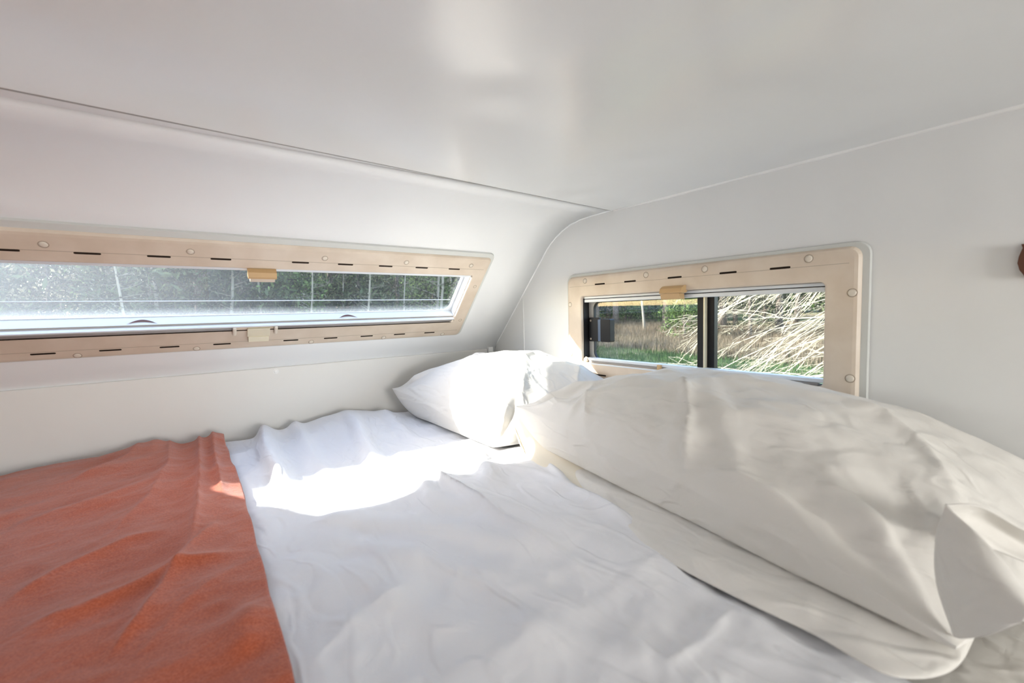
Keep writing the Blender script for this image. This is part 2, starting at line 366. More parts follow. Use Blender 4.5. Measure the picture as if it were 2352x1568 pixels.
# --- window_1, the long front window
w1 = empty('window_1', PO); tag(w1, 'long low front window in a cream plastic frame on the sloping wall', 'window', kind='structure')
def kid(name, bm, m, parent, smooth=False):
    """link a part whose verts are in world space under an empty at a non-zero place"""
    o = obj(name, bm, m, parent, smooth)
    if 'cap' in name or name in ('tube_end', 'latch_screw'): ringmat(o)
    o.matrix_parent_inverse = parent.matrix_world.inverted() if parent.type != 'EMPTY' else Matrix.Translation(-parent.location)
    return o
OF = (-0.512, 0.832, -0.184, 0.180)
bm = bmesh.new(); slab(bm, OF[0]-.008, OF[1]+.008, OF[2]-.003, OF[3]+.012, 0.03, 0.0003, 0.0035, TF)
# flange as ring, not plate
bm.free(); bm = bmesh.new()
ring(bm, [(OF[0]-.008, OF[1]+.008, OF[2]-.002, OF[3]+.016, .022, .0002), (OF[0]-.006, OF[1]+.006, OF[2]-.001, OF[3]+.014, .02, .005),
          (OF[0]+.01, OF[1]-.01, OF[2]+.01, OF[3]-.005, .018, .005), (OF[0]+.01, OF[1]-.01, OF[2]+.01, OF[3]-.005, .018, .0002)], TF, True)
kid('mounting_flange', bm, M['flange'], w1)
bm = bmesh.new(); ring(bm, frame_loops(OF, FW, True, 0.016, 0.004), TF, True); kid('window_frame', bm, M['frame'], w1)
# moulded groove lines above and below the opening
for v, sgn in ((0.1335, 1), (-0.1515, -1)):
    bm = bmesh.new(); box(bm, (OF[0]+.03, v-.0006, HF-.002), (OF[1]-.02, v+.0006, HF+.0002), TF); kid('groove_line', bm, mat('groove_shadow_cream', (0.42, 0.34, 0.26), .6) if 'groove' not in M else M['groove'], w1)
for k in range(5):
    for sgn in (1, -1):
        u = 0.159+sgn*(0.086+0.1138*k)
        for v in (0.1325, -0.1535):
            bm = bmesh.new(); capsule(bm, u, v-(.0015 if v > 0 else .004), 0.041, 0.0050, HF, TF); kid('vent_slot', bm, M['slot'], w1)
for du in (0.1435, 0.373, 0.598):
    for sgn in (1, -1):
        for v in (0.148, -0.170):
            bm = bmesh.new(); dome(bm, (0.159+sgn*du, v, HF-.0006), 0.0068, 0.0026, TF); kid('screw_cap', bm, M['cap'], w1, True)
for sgn in (1, -1):
    for v in (-0.10, 0.06):
        bm = bmesh.new(); dome(bm, (0.159+sgn*0.648, v, HF-.0006), 0.0055, 0.0016, TF); kid('screw_cap', bm, M['frame'], w1, True)
# acrylic pane, its white surround and rounded sight line
bm = bmesh.new(); slab(bm, FW[0]-.002, FW[1]+.002, FW[2]-.002, FW[3]+.002, 0.01, -0.035, -0.031, lambda c: c)
gp = obj('glass_pane', bm, M['glass_front'], w1)
gp.matrix_parent_inverse = Matrix.Identity(4)
gp.matrix_basis = Matrix([[1, 0, 0, 0], [0, PV.y, PN.y, 0], [0, PV.z, PN.z, 0], [0, 0, 0, 1]])
bm = bmesh.new()
ring(bm, [(FW[0]-.001, FW[1]+.001, FW[2]-.001, FW[3]+.001, .004, -.0305), (FW[0]+.012, FW[1]-.014, FW[2]+.004, FW[3]-.004, .028, -.0305),
          (FW[0]+.012, FW[1]-.014, FW[2]+.004, FW[3]-.004, .028, -.027), (FW[0]-.001, FW[1]+.001, FW[2]-.001, FW[3]+.001, .004, -.027)], TF, True)
kid('pane_surround', bm, M['alu'], w1)
bm = bmesh.new(); box(bm, (FW[0]+.0005, FW[2]+.0004, -.0268), (FW[1]-.0005, FW[2]+.0024, .0005), TF, .0005); kid('sill_channel', bm, M['alu'], w1)
bm = bmesh.new(); box(bm, (FW[1]-.0024, FW[2]+.003, -.0268), (FW[1]-.0004, FW[3]-.003, .001), TF, .0005); kid('side_liner', bm, M['caulk'], w1)
bm = bmesh.new(); box(bm, (FW[0]+.02, -0.036, -.0305), (FW[1]-.02, -0.0345, -.0285), TF); kid('pane_rib', bm, M['alu'], w1)
bm = bmesh.new(); box(bm, (FW[0]+.001, 0.095, -.010), (FW[1]-.001, 0.1045, .006), TF, .002); kid('blind_track', bm, M['alu'], w1)
# screen tube along the lower edge
def ftube(name, u0, u1, v, h, r, m):
    bm = bmesh.new(); tube(bm, [TF(Vector((u0, v, h))), TF(Vector((u1, v, h)))], r, 14); return kid(name, bm, m, w1, True)
ftube('screen_tube', FW[0]+.002, 0.104, -.098, .010, .0065, M['rail']); ftube('screen_tube', 0.199, FW[1]-.006, -.098, .010, .0065, M['rail'])
bm = bmesh.new(); box(bm, (FW[0]+.002, -.0925, 0.0), (FW[1]-.004, -.088, .016), TF, .001); kid('screen_rail', bm, M['alu'], w1)
bm = bmesh.new(); box(bm, (FW[0]+.002, -.108, 0.008), (FW[1]-.004, -.1055, .013), TF, .0005); kid('rail_gap', bm, M['slot'], w1)
# dark reddish-brown crescents lying on the sill
for u in (-0.089, 0.405):
    bm = bmesh.new()
    ps = [(u-0.028+0.056*i/14, FW[2]+.0032, -.0035-0.014*math.sin(math.pi*i/14)) for i in range(15)]
    lo = [bm.verts.new(TF(Vector(p))) for p in ps]; hi = [bm.verts.new(TF(Vector((p[0]*.0+u-0.028+0.056*i/14, p[1]+.0006, -.0035-0.006*math.sin(math.pi*i/14))))) for i, p in enumerate(ps)]
    for i in range(14): bm.faces.new((lo[i], lo[i+1], hi[i+1], hi[i]))
    bmesh.ops.solidify(bm, geom=bm.faces[:], thickness=0.0006)
    kid('sill_crescent', bm, mat('reddish_brown_crescent', (0.22, 0.10, 0.08), .5), w1)
# upper catch: a wedge tab with a lip
lt = empty('x', (0, 0, 0)); bpy.data.objects.remove(lt)
def prism(bm, poly, u0, u1, T, inset=0.0):
    """poly in (v,h) swept along u"""
    A = [bm.verts.new(T(Vector((u0, v, h)))) for v, h in poly]; B = [bm.verts.new(T(Vector((u1-inset, v, h)))) for v, h in poly]
    n = len(poly)
    for i in range(n): bm.faces.new((A[i], A[(i+1) % n], B[(i+1) % n], B[i]))
    bm.faces.new(A); bm.faces.new(B[::-1])
bm = bmesh.new(); prism(bm, [(.106, .006), (.104, .024), (.094, .030), (.088, .029), (.088, .014), (.098, .006)], .127, .190, TF); la = kid('catch', bm, M['tan'], w1)
bm = bmesh.new(); prism(bm, [(.0875, .012), (.0875, .027), (.074, .0235), (.073, .012)], .132, .187, TF); kid('catch_lip', bm, M['frame'], w1)
# lower latch with a brace at each end
bm = bmesh.new(); slab(bm, .131, .186, -.128, -.098, .003, .008, .018, TF); kid('latch', bm, M['cream'], w1)
bm = bmesh.new(); prism(bm, [(-.127, .010), (-.127, .020), (-.142, .024), (-.146, .020), (-.143, .0115)], .134, .184, TF); kid('latch_lip', bm, M['cream'], w1)
for u in (.101, .201):
    bm = bmesh.new(); box(bm, (u-.0045, -.118, .006), (u+.0045, -.091, .022), TF, .003); kid('latch_brace', bm, M['cap'], w1)
bm = bmesh.new(); box(bm, (.104, -.113, .008), (.198, -.099, .0115), TF, .001); kid('latch_base', bm, M['frame'], w1)
bm = bmesh.new(); dome(bm, (FW[1]-.009, -.101, .012), .008, .006, TF); kid('tube_end', bm, M['frame'], w1, True)

# --- window_2, the sliding side window
w2 = empty('window_2', (XS, 0.66, -0.065)); tag(w2, 'small sliding side window in a cream plastic frame above the pillows', 'window', kind='structure')
OS = (0.262, 1.066, -0.240, 0.111)
bm = bmesh.new()
ring(bm, [(OS[0]-.012, OS[1]+.004, OS[2]-.004, OS[3]+.008, .026, .0002), (OS[0]-.010, OS[1]+.003, OS[2]-.003, OS[3]+.006, .025, .006),
          (OS[0]+.01, OS[1]-.01, OS[2]+.01, OS[3]-.006, .018, .006), (OS[0]+.01, OS[1]-.01, OS[2]+.01, OS[3]-.006, .018, .0002)], TS, True)
kid('mounting_flange', bm, M['flange'], w2)
bm = bmesh.new(); ring(bm, frame_loops(OS, SW, True, 0.022, 0.010, .014), TS, True); kid('window_frame', bm, M['frame'], w2)
HS = .014
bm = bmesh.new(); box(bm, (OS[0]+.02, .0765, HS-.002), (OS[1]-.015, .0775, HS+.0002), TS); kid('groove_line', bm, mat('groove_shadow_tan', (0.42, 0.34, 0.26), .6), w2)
for u in (0.918, 0.803, 0.659, 0.518, 0.405):
    for v in (.079, -.208):
        bm = bmesh.new(); capsule(bm, u, v, 0.041, 0.0046, HS, TS); kid('vent_slot', bm, M['slot'], w2)
for u, v in [(q, .093) for q in (.98, .748, .576, .351)] + [(q, -.222) for q in (.98, .748, .576, .351)] + [(.276, .019), (.276, -.149), (1.05, .019), (1.05, -.149)]:
    bm = bmesh.new(); dome(bm, (u, v, HS-.0006), 0.0072, 0.0026, TS); kid('screw_cap', bm, M['cap'], w2, True)
# fixed pane (near the camera) and sliding sash (far)
bm = bmesh.new(); slab(bm, SW[0]-.002, 0.590, SW[2]-.002, SW[3]+.002, .006, -.036, -.033, TS); kid('glass_pane', bm, M['glass_side'], w2)
sash = bmesh.new()
ring(sash, [(0.586, SW[1]+.001, SW[2]+.004, SW[3]+.001, .008, -.031), (0.592, SW[1]-.022, SW[2]+.010, SW[3]-.018, .022, -.031),
            (0.592, SW[1]-.022, SW[2]+.010, SW[3]-.018, .022, -.022), (0.586, SW[1]+.001, SW[2]+.004, SW[3]+.001, .008, -.022)], TS, True)
sh = kid('sliding_sash', sash, M['sash'], w2)
bm = bmesh.new()
ring(bm, [(0.593, SW[1]-.022, SW[2]+.010, SW[3]-.018, .022, -.0305), (0.594, SW[1]-.0245, SW[2]+.0125, SW[3]-.0205, .020, -.0305),
          (0.594, SW[1]-.0245, SW[2]+.0125, SW[3]-.0205, .020, -.0215), (0.593, SW[1]-.022, SW[2]+.010, SW[3]-.018, .022, -.0215)], TS, True)
kid('rubber_gasket', bm, M['dark'], w2)
bm = bmesh.new(); slab(bm, 0.590, SW[1]-.02, SW[2]+.008, SW[3]-.016, .02, -.030, -.027, TS); kid('glass_pane', bm, M['glass_side'], w2)
bm = bmesh.new(); box(bm, (0.592, SW[2]+.004, -.034), (0.609, SW[3]-.014, -.010), TS, .001); kid('sash_stile', bm, M['dark'], w2)
bm = bmesh.new(); box(bm, (0.588, SW[2]+.004, -.030), (0.5915, SW[3]-.014, -.008), TS, .0005); kid('aluminium_edge', bm, mat('pale_gold_aluminium', (.75, .68, .5), .35, metallic=.3), w2)
bm = bmesh.new(); box(bm, (0.569, SW[2]+.004, -.038), (0.5875, SW[3]-.014, -.020), TS, .001); kid('fixed_stile', bm, M['blackp'], w2)
bm = bmesh.new(); box(bm, (SW[1]-.0035, SW[2]+.01, -.02), (SW[1]-.0005, SW[3]-.006, .004), TS, .0005); kid('side_gasket', bm, M['dark'], w2)
# rails: two steps on top, two at the bottom
bm = bmesh.new(); box(bm, (SW[0]+.002, .0355, -.02), (SW[1]-.004, .0425, .004), TS, .0015); kid('upper_rail', bm, M['alu'], w2)
bm = bmesh.new(); box(bm, (SW[0]+.002, .0338, -.02), (SW[1]-.004, .0355, .0025), TS); kid('rail_gap', bm, M['slot'], w2)
bm = bmesh.new(); box(bm, (SW[0]+.002, .024, -.02), (SW[1]-.004, .0338, .003), TS, .0015); kid('upper_rail', bm, M['alu'], w2)
bm = bmesh.new(); box(bm, (SW[0]+.002, -.1655, -.02), (SW[1]-.012, -.1575, .002), TS, .001); kid('lower_rail', bm, M['alu'], w2)
bm = bmesh.new(); box(bm, (SW[0]+.012, -.1720, -.01), (SW[1]-.012, -.1660, .0015), TS, .0005); kid('lower_track', bm, M['rail'], w2)
bm = bmesh.new(); box(bm, (SW[0]+.002, -.1765, -.002), (SW[1]-.012, -.1725, .0145), TS, .001); kid('lower_rail', bm, M['alu'], w2)
bm = bmesh.new(); dome(bm, (SW[1]-.009, -.165, .002), .009, .008, TS); kid('tube_end', bm, M['cap'], w2, True)
for u in (.712, .611):
    bm = bmesh.new(); box(bm, (u-.006, -.176, .0), (u+.006, -.158, .010), TS, .0025); kid('rail_stop', bm, M['tan'], w2)
# upper catch
bm = bmesh.new(); prism(bm, [(.058, HS-.002), (.056, .024), (.050, .034), (.040, .038), (.037, .036), (.037, .016), (.045, .002)], .626, .690, TS); kid('catch', bm, M['tan'], w2)
bm = bmesh.new(); prism(bm, [(.0365, .010), (.0365, .033), (.022, .028), (.021, .008)], .634, .690, TS); kid('catch_lip', bm, M['tan'], w2)
# black slider latch on the sash
bm = bmesh.new(); slab(bm, .945, .992, -.104, -.026, .004, -.020, -.013, TS); lk = kid('latch_plate', bm, M['blackp'], w2)
bm = bmesh.new(); slab(bm, .890, .930, -.103, -.031, .004, -.020, .001, TS); kid('latch_handle', bm, M['blackp'], w2)
bm = bmesh.new(); box(bm, (.926, -.102, -.018), (.945, -.032, -.004), TS, .001); kid('latch_strip', bm, M['steel'], w2)
for v in (-.036, -.096):
    bm = bmesh.new(); dome(bm, (.983, v, -.0132), .0028, .001, TS); kid('latch_screw', bm, M['rail'], w2, True)
# brown bracket at the right end of the side wall
bm = bmesh.new()
pr = [(.0655, .083), (.064, .077), (.0675, .064), (.0685, .054), (.066, .043), (.062, .036), (.060, .031), (.030, .031), (.030, .083)]
A = [bm.verts.new((XS-.001, y, z)) for y, z in pr]; B = [bm.verts.new((XS-.012, y, z)) for y, z in pr]
for i in range(len(pr)): bm.faces.new((A[i], A[(i+1) % len(pr)], B[(i+1) % len(pr)], B[i]))
bm.faces.new(A); bm.faces.new(B[::-1])
br = obj('wall_bracket', bm, M['brown']); tag(br, 'small dark brown bracket cut by the right edge on the white side wall', 'bracket')

# ---------------------------------------------------------------- bedding
ZB = -0.362
def bed(px, py, z=ZB): p = on_z(px, py, z); return (p[0], p[1])
def seg_dist(X, Y, poly):
    """distance to polyline and position 0..1 along it"""
    best = np.full(X.shape, 1e9); tt = np.zeros(X.shape); side = np.zeros(X.shape)
    P = np.array(poly, float); L = np.r_[0, np.cumsum(np.hypot(*np.diff(P, axis=0).T))]
    for i in range(len(P)-1):
        d = P[i+1]-P[i]; l2 = d@d
        t = np.clip(((X-P[i, 0])*d[0]+(Y-P[i, 1])*d[1])/l2, 0, 1)
        dx, dy = X-P[i, 0]-t*d[0], Y-P[i, 1]-t*d[1]; q = np.hypot(dx, dy)
        m = q < best; best = np.where(m, q, best); tt = np.where(m, (L[i]+t*(L[i+1]-L[i]))/L[-1], tt)
        side = np.where(m, np.sign(d[0]*dy-d[1]*dx), side)
    return best, tt, side
def fold(X, Y, poly, w, h, sharp=False, asym=1.0, ends=(0.15, 0.25)):
    d, t, s = seg_dist(X, Y, poly)
    ww = np.where(s > 0, w*asym, w)
    g = np.exp(-(d/ww)) if sharp else np.exp(-(d/ww)**2)
    e = np.clip(t/max(ends[0], 1e-3), 0, 1)*np.clip((1-t)/max(ends[1], 1e-3), 0, 1)
    e = e*e*(3-2*e)
    return h*g*e
def waves(X, Y, n, ang, spread, k0, k1, amp, seed):
    r = np.random.default_rng(seed); Z = np.zeros_like(X)
    wx = 0.02*np.sin(9*X+3*Y+r.random()*6)+0.015*np.sin(17*Y-7*X+r.random()*6); wy = 0.02*np.sin(11*Y-4*X+r.random()*6)
    for i in range(n):
        a = ang+r.normal()*spread; k = r.uniform(k0, k1); ph = r.random()*6.28
        m = 0.5+0.5*np.sin((X*math.cos(a+1.3)+Y*math.sin(a+1.3))*r.uniform(4, 9)+r.random()*6.28)
        Z += (1-np.abs(np.sin(0.5*k*((X+wx)*math.cos(a)+(Y+wy)*math.sin(a))+ph)))*m*(k0/k)
    return Z/n*amp
def bump2(X, Y, cx, cy, rx, ry, h, rot=0.0):
    c, s = math.cos(rot), math.sin(rot); u = (X-cx)*c+(Y-cy)*s; v = -(X-cx)*s+(Y-cy)*c
    return h*np.exp(-(u/rx)**2-(v/ry)**2)
def B(*pts): return [bed(*p) for p in pts]
DUVET_FOLDS = [
    (B((905, 1045), (945, 1075), (1050, 1140), (1150, 1225), (1300, 1310), (1500, 1430)), .008, .020, True, 5.0, (.1, .4)),
    (B((600, 985), (612, 1060), (645, 1120), (690, 1190)), .014, .034, False, 2.2, (.1, .3)),
    (B((655, 965), (720, 1060), (790, 1140)), .018, .016, False, 1.0, (.1, .5)),
    (B((785, 970), (822, 1010), (850, 1055), (880, 1110)), .016, .026, False, 1.6, (.45, .4)),
    (B((700, 1205), (850, 1215), (1050, 1240), (1250, 1300), (1450, 1400)), .020, .010, False, 1.8, (.1, .4)),
    (B((690, 1230), (900, 1290), (1200, 1370), (1400, 1470)), .022, .008, False, 1.0, (.2, .4)),
    (B((960, 1180), (1120, 1180), (1350, 1260), (1650, 1400)), .026, .010, False, 1.6, (.2, .3)),
    (B((1085, 1040), (1120, 1100), (1130, 1160)), .020, .018, False, 1.4, (.2, .4)),
    (B((960, 1090), (985, 1150), (1000, 1210)), .016, .012, False, 1.4, (.2, .4)),
    (B((1110, 1080), (1230, 1100), (1400, 1190), (1600, 1330)), .022, .012, True, 1.6, (.15, .3)),
    (B((620, 1300), (800, 1340), (1000, 1440), (1150, 1568)), .025, .007, False, 1.4, (.2, .3)),
    (B((700, 1568), (820, 1440), (980, 1350)), .018, .006, True, 1.0, (.2, .4)),
    (B((1500, 1568), (1620, 1480), (1690, 1400)), .010, .006, True, 1.0, (.2, .3)),
    (B((1150, 1450), (1350, 1500), (1550, 1560)), .020, .006, False, 1.0, (.2, .3)),
    (B((690, 1190), (780, 1150), (860, 1110)), .014, .006, True, 1.0, (.2, .5)),
    (B((870, 955), (940, 1010), (1010, 1045)), .022, .010, False, 1.0, (.2, .5)),
]
def base_h(X, Y):
    Z = np.full_like(X, ZB)
    Z += bump2(X, Y, .40, 1.42, .17, .20, .050) 
    Z += bump2(X, Y, -.30, 1.30, .35, .25, .018) + bump2(X, Y, .30, .45, .35, .35, .008)
    Z += .004*np.sin(6*X+2)*np.sin(5*Y+1)
    # rolls down to the wall
    Z -= .10*np.clip((Y-1.455)/.06, 0, 1)**2
    return Z
def grid_obj(name, X, Y, Z, m, parent=None, thick=0.0):
    ny, nx = X.shape; V = np.stack([X, Y, Z], -1).reshape(-1, 3); i = np.arange(ny*nx).reshape(ny, nx)
    Q = np.stack([i[:-1, :-1], i[:-1, 1:], i[1:, 1:], i[1:, :-1]], -1).reshape(-1, 4)
    o = npobj(name, V, Q, m, parent, True)
    if thick:
        s = o.modifiers.new('thickness', 'SOLIDIFY'); s.thickness = thick; s.offset = -1
    return o

bm = bmesh.new(); box(bm, (XL+.01, -0.24, -0.578), (XS-.012, 1.50, -0.392), bevel=.025, seg=4)
mt = obj('mattress', bm, M['mattress'], smooth=True); tag(mt, 'off-white bunk mattress mostly hidden under the bedding', 'mattress')

def duvet_h(X, Y):
    Z = base_h(X, Y)
    for f in DUVET_FOLDS: Z += fold(X, Y, *f)
    Z += waves(X, Y, 9, 1.9, .5, 30, 80, .034, 3) + waves(X, Y, 12, .7, .9, 60, 160, .014, 9)
    return Z
# white duvet: its pillow-side hem runs along a soft line, the sheet shows beyond it
ys = np.linspace(-0.24, 1.495, 420)
hem_pts = np.array([(-.24, .53), (0.0, .522), (.09, .52), (.173, .523), (.245, .528), (.35, .550), (.48, .566), (.62, .605), (.72, .66), (.85, .74), (1.0, .80), (1.2, .90), (1.5, .96)])
hem_x = np.interp(ys, hem_pts[:, 0], hem_pts[:, 1])+.030*np.clip((.60-ys)/.2, 0, 1)
t = np.linspace(0, 1, 380)
X = (XL+.012) + (hem_x-(XL+.012))[:, None]*t[None, :]; Y = np.repeat(ys[:, None], len(t), 1)
Z = duvet_h(X, Y)
Z -= .014*np.clip((X-hem_x[:, None]+.07)/.05, 0, 1)*np.clip((.50-Y)/.15, 0, 1)
E_ = np.clip((X-hem_x[:, None]+.012)/.012, 0, 1); Z -= .004*E_**2
Z += .006*np.exp(-((X-hem_x[:, None]+.02)/.012)**2)
dv = grid_obj('duvet', X, Y, Z, M['sheet'], thick=.006)
tag(dv, 'rumpled white cotton duvet spread over the mattress, sunlit near the front wall', 'duvet')
# fitted sheet under the pillows
ys2 = np.linspace(-0.24, 1.49, 200); xs2 = np.linspace(.45, XS-.012, 90)
Y2, X2 = np.meshgrid(ys2, xs2, indexing='ij')
Z2 = np.full_like(X2, -.386)+waves(X2, Y2, 8, .9, .6, 30, 90, .006, 21)-.05*np.clip((X2-1.0)/.04, 0, 1)**2
fs = grid_obj('fitted_sheet', X2, Y2, Z2, M['case']); tag(fs, 'white fitted sheet showing below the pillows at the lower right', 'sheet')

def patch(name, rows, m, parent=None, thick=.0015, n=(40, 60), noise=.0):
    """smooth sheet through a grid of 3D points (Catmull-Rom both ways)"""
    R = np.array(rows, float)
    def cr(Pn, k):
        Pn = np.concatenate([2*Pn[:1]-Pn[1:2], Pn, 2*Pn[-1:]-Pn[-2:-1]]); m_ = len(Pn)-3; out = []
        for u in np.linspace(0, m_-1e-6, k):
            i = int(u); f = u-i; a, b, c, d = Pn[i], Pn[i+1], Pn[i+2], Pn[i+3]
            out.append(.5*((2*b)+(-a+c)*f+(2*a-5*b+4*c-d)*f*f+(-a+3*b-3*c+d)*f**3))
        return np.array(out)
    G_ = cr(R, n[0]); G_ = np.swapaxes(cr(np.swapaxes(G_, 0, 1), n[1]), 0, 1)
    i = np.arange(n[0]*n[1]).reshape(n[0], n[1]); V = G_.reshape(-1, 3)
    Q = np.stack([i[:-1, :-1], i[1:, :-1], i[1:, 1:], i[:-1, 1:]], -1).reshape(-1, 4)
    o = npobj(name, V, Q, m, parent, True)
    s = o.modifiers.new('thickness', 'SOLIDIFY'); s.thickness = thick; s.offset = 0
    return o
# terracotta blanket
BL_FOLDS = [
    (B((0, 1110), (200, 1065), (330, 1035)), .030, .012, False, 1.0, (.1, .3)),
    (B((355, 1025), (300, 1085), (180, 1140), (0, 1190)), .024, .012, True, 1.4, (.1, .4)),
    (B((460, 1035), (462, 1120), (455, 1200), (440, 1280), (400, 1350)), .009, .018, True, 1.2, (.05, .3)),
    (B((490, 1030), (500, 1100), (520, 1180)), .008, .016, True, 1.4, (.05, .4)),
    (B((395, 1040), (390, 1100), (350, 1170), (250, 1260), (100, 1340)), .016, .014, True, 1.4, (.1, .4)),
    (B((510, 1210), (440, 1290), (330, 1450), (230, 1568)), .009, .012, True, 1.3, (.2, .2)),
    (B((0, 1420), (150, 1340), (300, 1270), (400, 1240)), .018, .012, True, 1.4, (.2, .3)),
    (B((0, 1500), (200, 1430), (420, 1330), (580, 1280)), .016, .010, True, 1.6, (.2, .3)),
    (B((560, 1568), (575, 1450), (600, 1400)), .020, .010, False, 1.0, (.3, .4)),
    (B((300, 1568), (450, 1400), (560, 1320)), .018, .006, True, 1.5, (.2, .3)),
    (B((0, 1250), (200, 1190), (400, 1120)), .018, .007, False, 1.0, (.2, .3)),
]
ys = np.linspace(-0.235, 1.475, 420)
ep = np.array(sorted([(-.24, .050), (.2, .052)]+[bed(a_, b_, -.346)[::-1] for a_, b_ in ((515, 1018), (530, 1060), (555, 1115), (570, 1175), (586, 1230), (600, 1285), (640, 1440), (672, 1545))]))
ex = np.interp(ys, ep[:, 0], ep[:, 1]) + .0008*np.sin(ys*40)
t = np.linspace(0, 1, 260)
X = (XL+.016)+(ex-(XL+.016))[:, None]*t[None, :]; Y = np.repeat(ys[:, None], len(t), 1)
Z = duvet_h(X, Y)*0.3+base_h(X, Y)*0.7+.010
for f in BL_FOLDS: Z += fold(X, Y, *f)
Z += waves(X, Y, 8, 2.2, .4, 30, 80, .022, 33) + waves(X, Y, 8, 1.0, .5, 50, 140, .022, 35)
# gathers near the wall
G = np.exp(-((Y-1.45)/.10)**2)
Z += G*(.012*np.abs(np.sin(X*19+.6))*np.exp(-((X+.05)/.2)**2)+.010*np.exp(-((X+.085)/.018)**2)+.008*np.exp(-((X-.05)/.02)**2))
Z -= .05*np.clip((Y-1.452)/.03, 0, 1)**2
Z = np.maximum(Z, duvet_h(X, Y)+.004)
bl = grid_obj('blanket', X, Y, Z, M['blanket'], thick=.004)
lip = patch('folded_edge', [[on_y(356, 1022, 1.452), on_y(372, 1020, 1.458), on_y(430, 1026, 1.462), on_y(480, 1018, 1.464), on_y(512, 1014, 1.464)],
                      [on_y(352, 1040, 1.456), on_y(375, 1042, 1.468), on_y(430, 1046, 1.474), on_y(480, 1040, 1.476), on_y(516, 1036, 1.472)],
                      [on_y(352, 1075, 1.452), on_y(375, 1075, 1.452), on_y(430, 1075, 1.456), on_y(480, 1070, 1.456), on_y(520, 1066, 1.452)]], M['blanket'], bl, .003)
tag(bl, 'terracotta fleece blanket laid across the foot of the white duvet', 'blanket')

# ---- pillows: cushions spanned between a near edge curve E0 and a wall-side edge curve E1, with separate top and bottom bulge
def curve(P, s):
    P = np.array([np.array(q, float) for q in P]); L = np.r_[0, np.cumsum(np.linalg.norm(np.diff(P, axis=0), axis=1))]; L /= L[-1]
    m_ = (s+1)/2; out = np.zeros(s.shape+(3,)); Q = np.concatenate([2*P[:1]-P[1:2], P, 2*P[-1:]-P[-2:-1]])
    i = np.clip(np.searchsorted(L, m_, side='right')-1, 0, len(P)-2); f = (m_-L[i])/(L[i+1]-L[i]); f = f[..., None]
    a, b, c, d = Q[i], Q[i+1], Q[i+2], Q[i+3]
    return .5*((2*b)+(-a+c)*f+(2*a-5*b+4*c-d)*f*f+(-a+3*b-3*c+d)*f**3)
def pillow(name, E0, E1, top, bot, up=(0, 0, 1), m=None, zmin=None, n=(190, 140), p=2.2, q=.55, tilt=(0, 0), folds=(), botfolds=(), seed=1, pb=None, wr=.006, corner=.012, pinch=.05, corners=((-1, -1), (1, -1)), skew=0.0):
    s = np.sin(np.linspace(-math.pi/2, math.pi/2, n[0])); tt_ = np.sin(np.linspace(-math.pi/2, math.pi/2, n[1]))
    Sg, Tg = np.meshgrid(s, tt_, indexing='ij')
    s2 = Sg*(1-pinch*(1-Tg**2)*np.abs(Sg)**2); b = ((Tg+1)/2)[..., None]
    P = curve(E0, s2)*(1-b)+curve(E1, s2)*b
    g = np.clip((1-np.abs(Sg)**p)*(1-np.abs(Tg)**p), 0, 1)**q*(1+tilt[0]*Sg+tilt[1]*Tg)
    Z = top*g; r = np.random.default_rng(seed); edge = np.clip((1-Sg**2)*(1-Tg**2)*6, 0, 1)
    for cs, ct in corners:
        dx, dy = (Sg-cs)*1.6, (Tg-ct); rr = np.hypot(dx, dy)+1e-6; an = np.arctan2(dy, dx)
        Z += corner*edge*np.exp(-((rr-.5)/.42)**2)*(np.sin(an*11+r.random()*6)*.5+np.abs(np.sin(an*9+2*rr+r.random()*6))*.5)
    XW, YW = P[..., 0], P[..., 1]
    Z += edge*(waves(XW, YW, 7, 1.0, .9, 35, 90, wr, seed+5)+waves(XW, YW, 9, .3, .9, 90, 200, wr*.35, seed+6))
    for f in folds: Z += edge*fold(XW, YW, *f)
    gb = g if pb is None else np.clip((1-np.abs(Sg)**pb)*(1-np.abs(Tg)**pb), 0, 1)**.5
    Zb = -bot*gb
    for f in botfolds: Zb = Zb+edge*fold(XW, YW, *f)
    up = np.array(Vector(up).normalized())
    A = P+Z[..., None]*up; Bt = P+Zb[..., None]*np.array((0, 0, 1.))
    if zmin is not None:
        zz = Bt[..., 2]; Bt[..., 2] = np.where(zz < zmin, zmin+(zz-zmin)*.16, zz); A[..., 2] = np.maximum(A[..., 2], Bt[..., 2])
    n0, n1 = Sg.shape; i = np.arange(n0*n1).reshape(n0, n1)
    mask = np.zeros((n0, n1), bool); mask[1:-1, 1:-1] = True
    j = i.copy(); j[mask] = n0*n1+np.arange(mask.sum())
    V = np.vstack([A.reshape(-1, 3), Bt[mask]])
    Q1 = np.stack([i[:-1, :-1], i[1:, :-1], i[1:, 1:], i[:-1, 1:]], -1).reshape(-1, 4)[:, ::-1]
    Q2 = np.stack([j[:-1, :-1], j[:-1, 1:], j[1:, 1:], j[1:, :-1]], -1).reshape(-1, 4)[:, ::-1]
    return npobj(name, V, np.vstack([Q1, Q2]), m or M['case'], None, True)
def pz(z, *pts): return [tuple(on_z(px, py, z)[:2]) for px, py in pts]
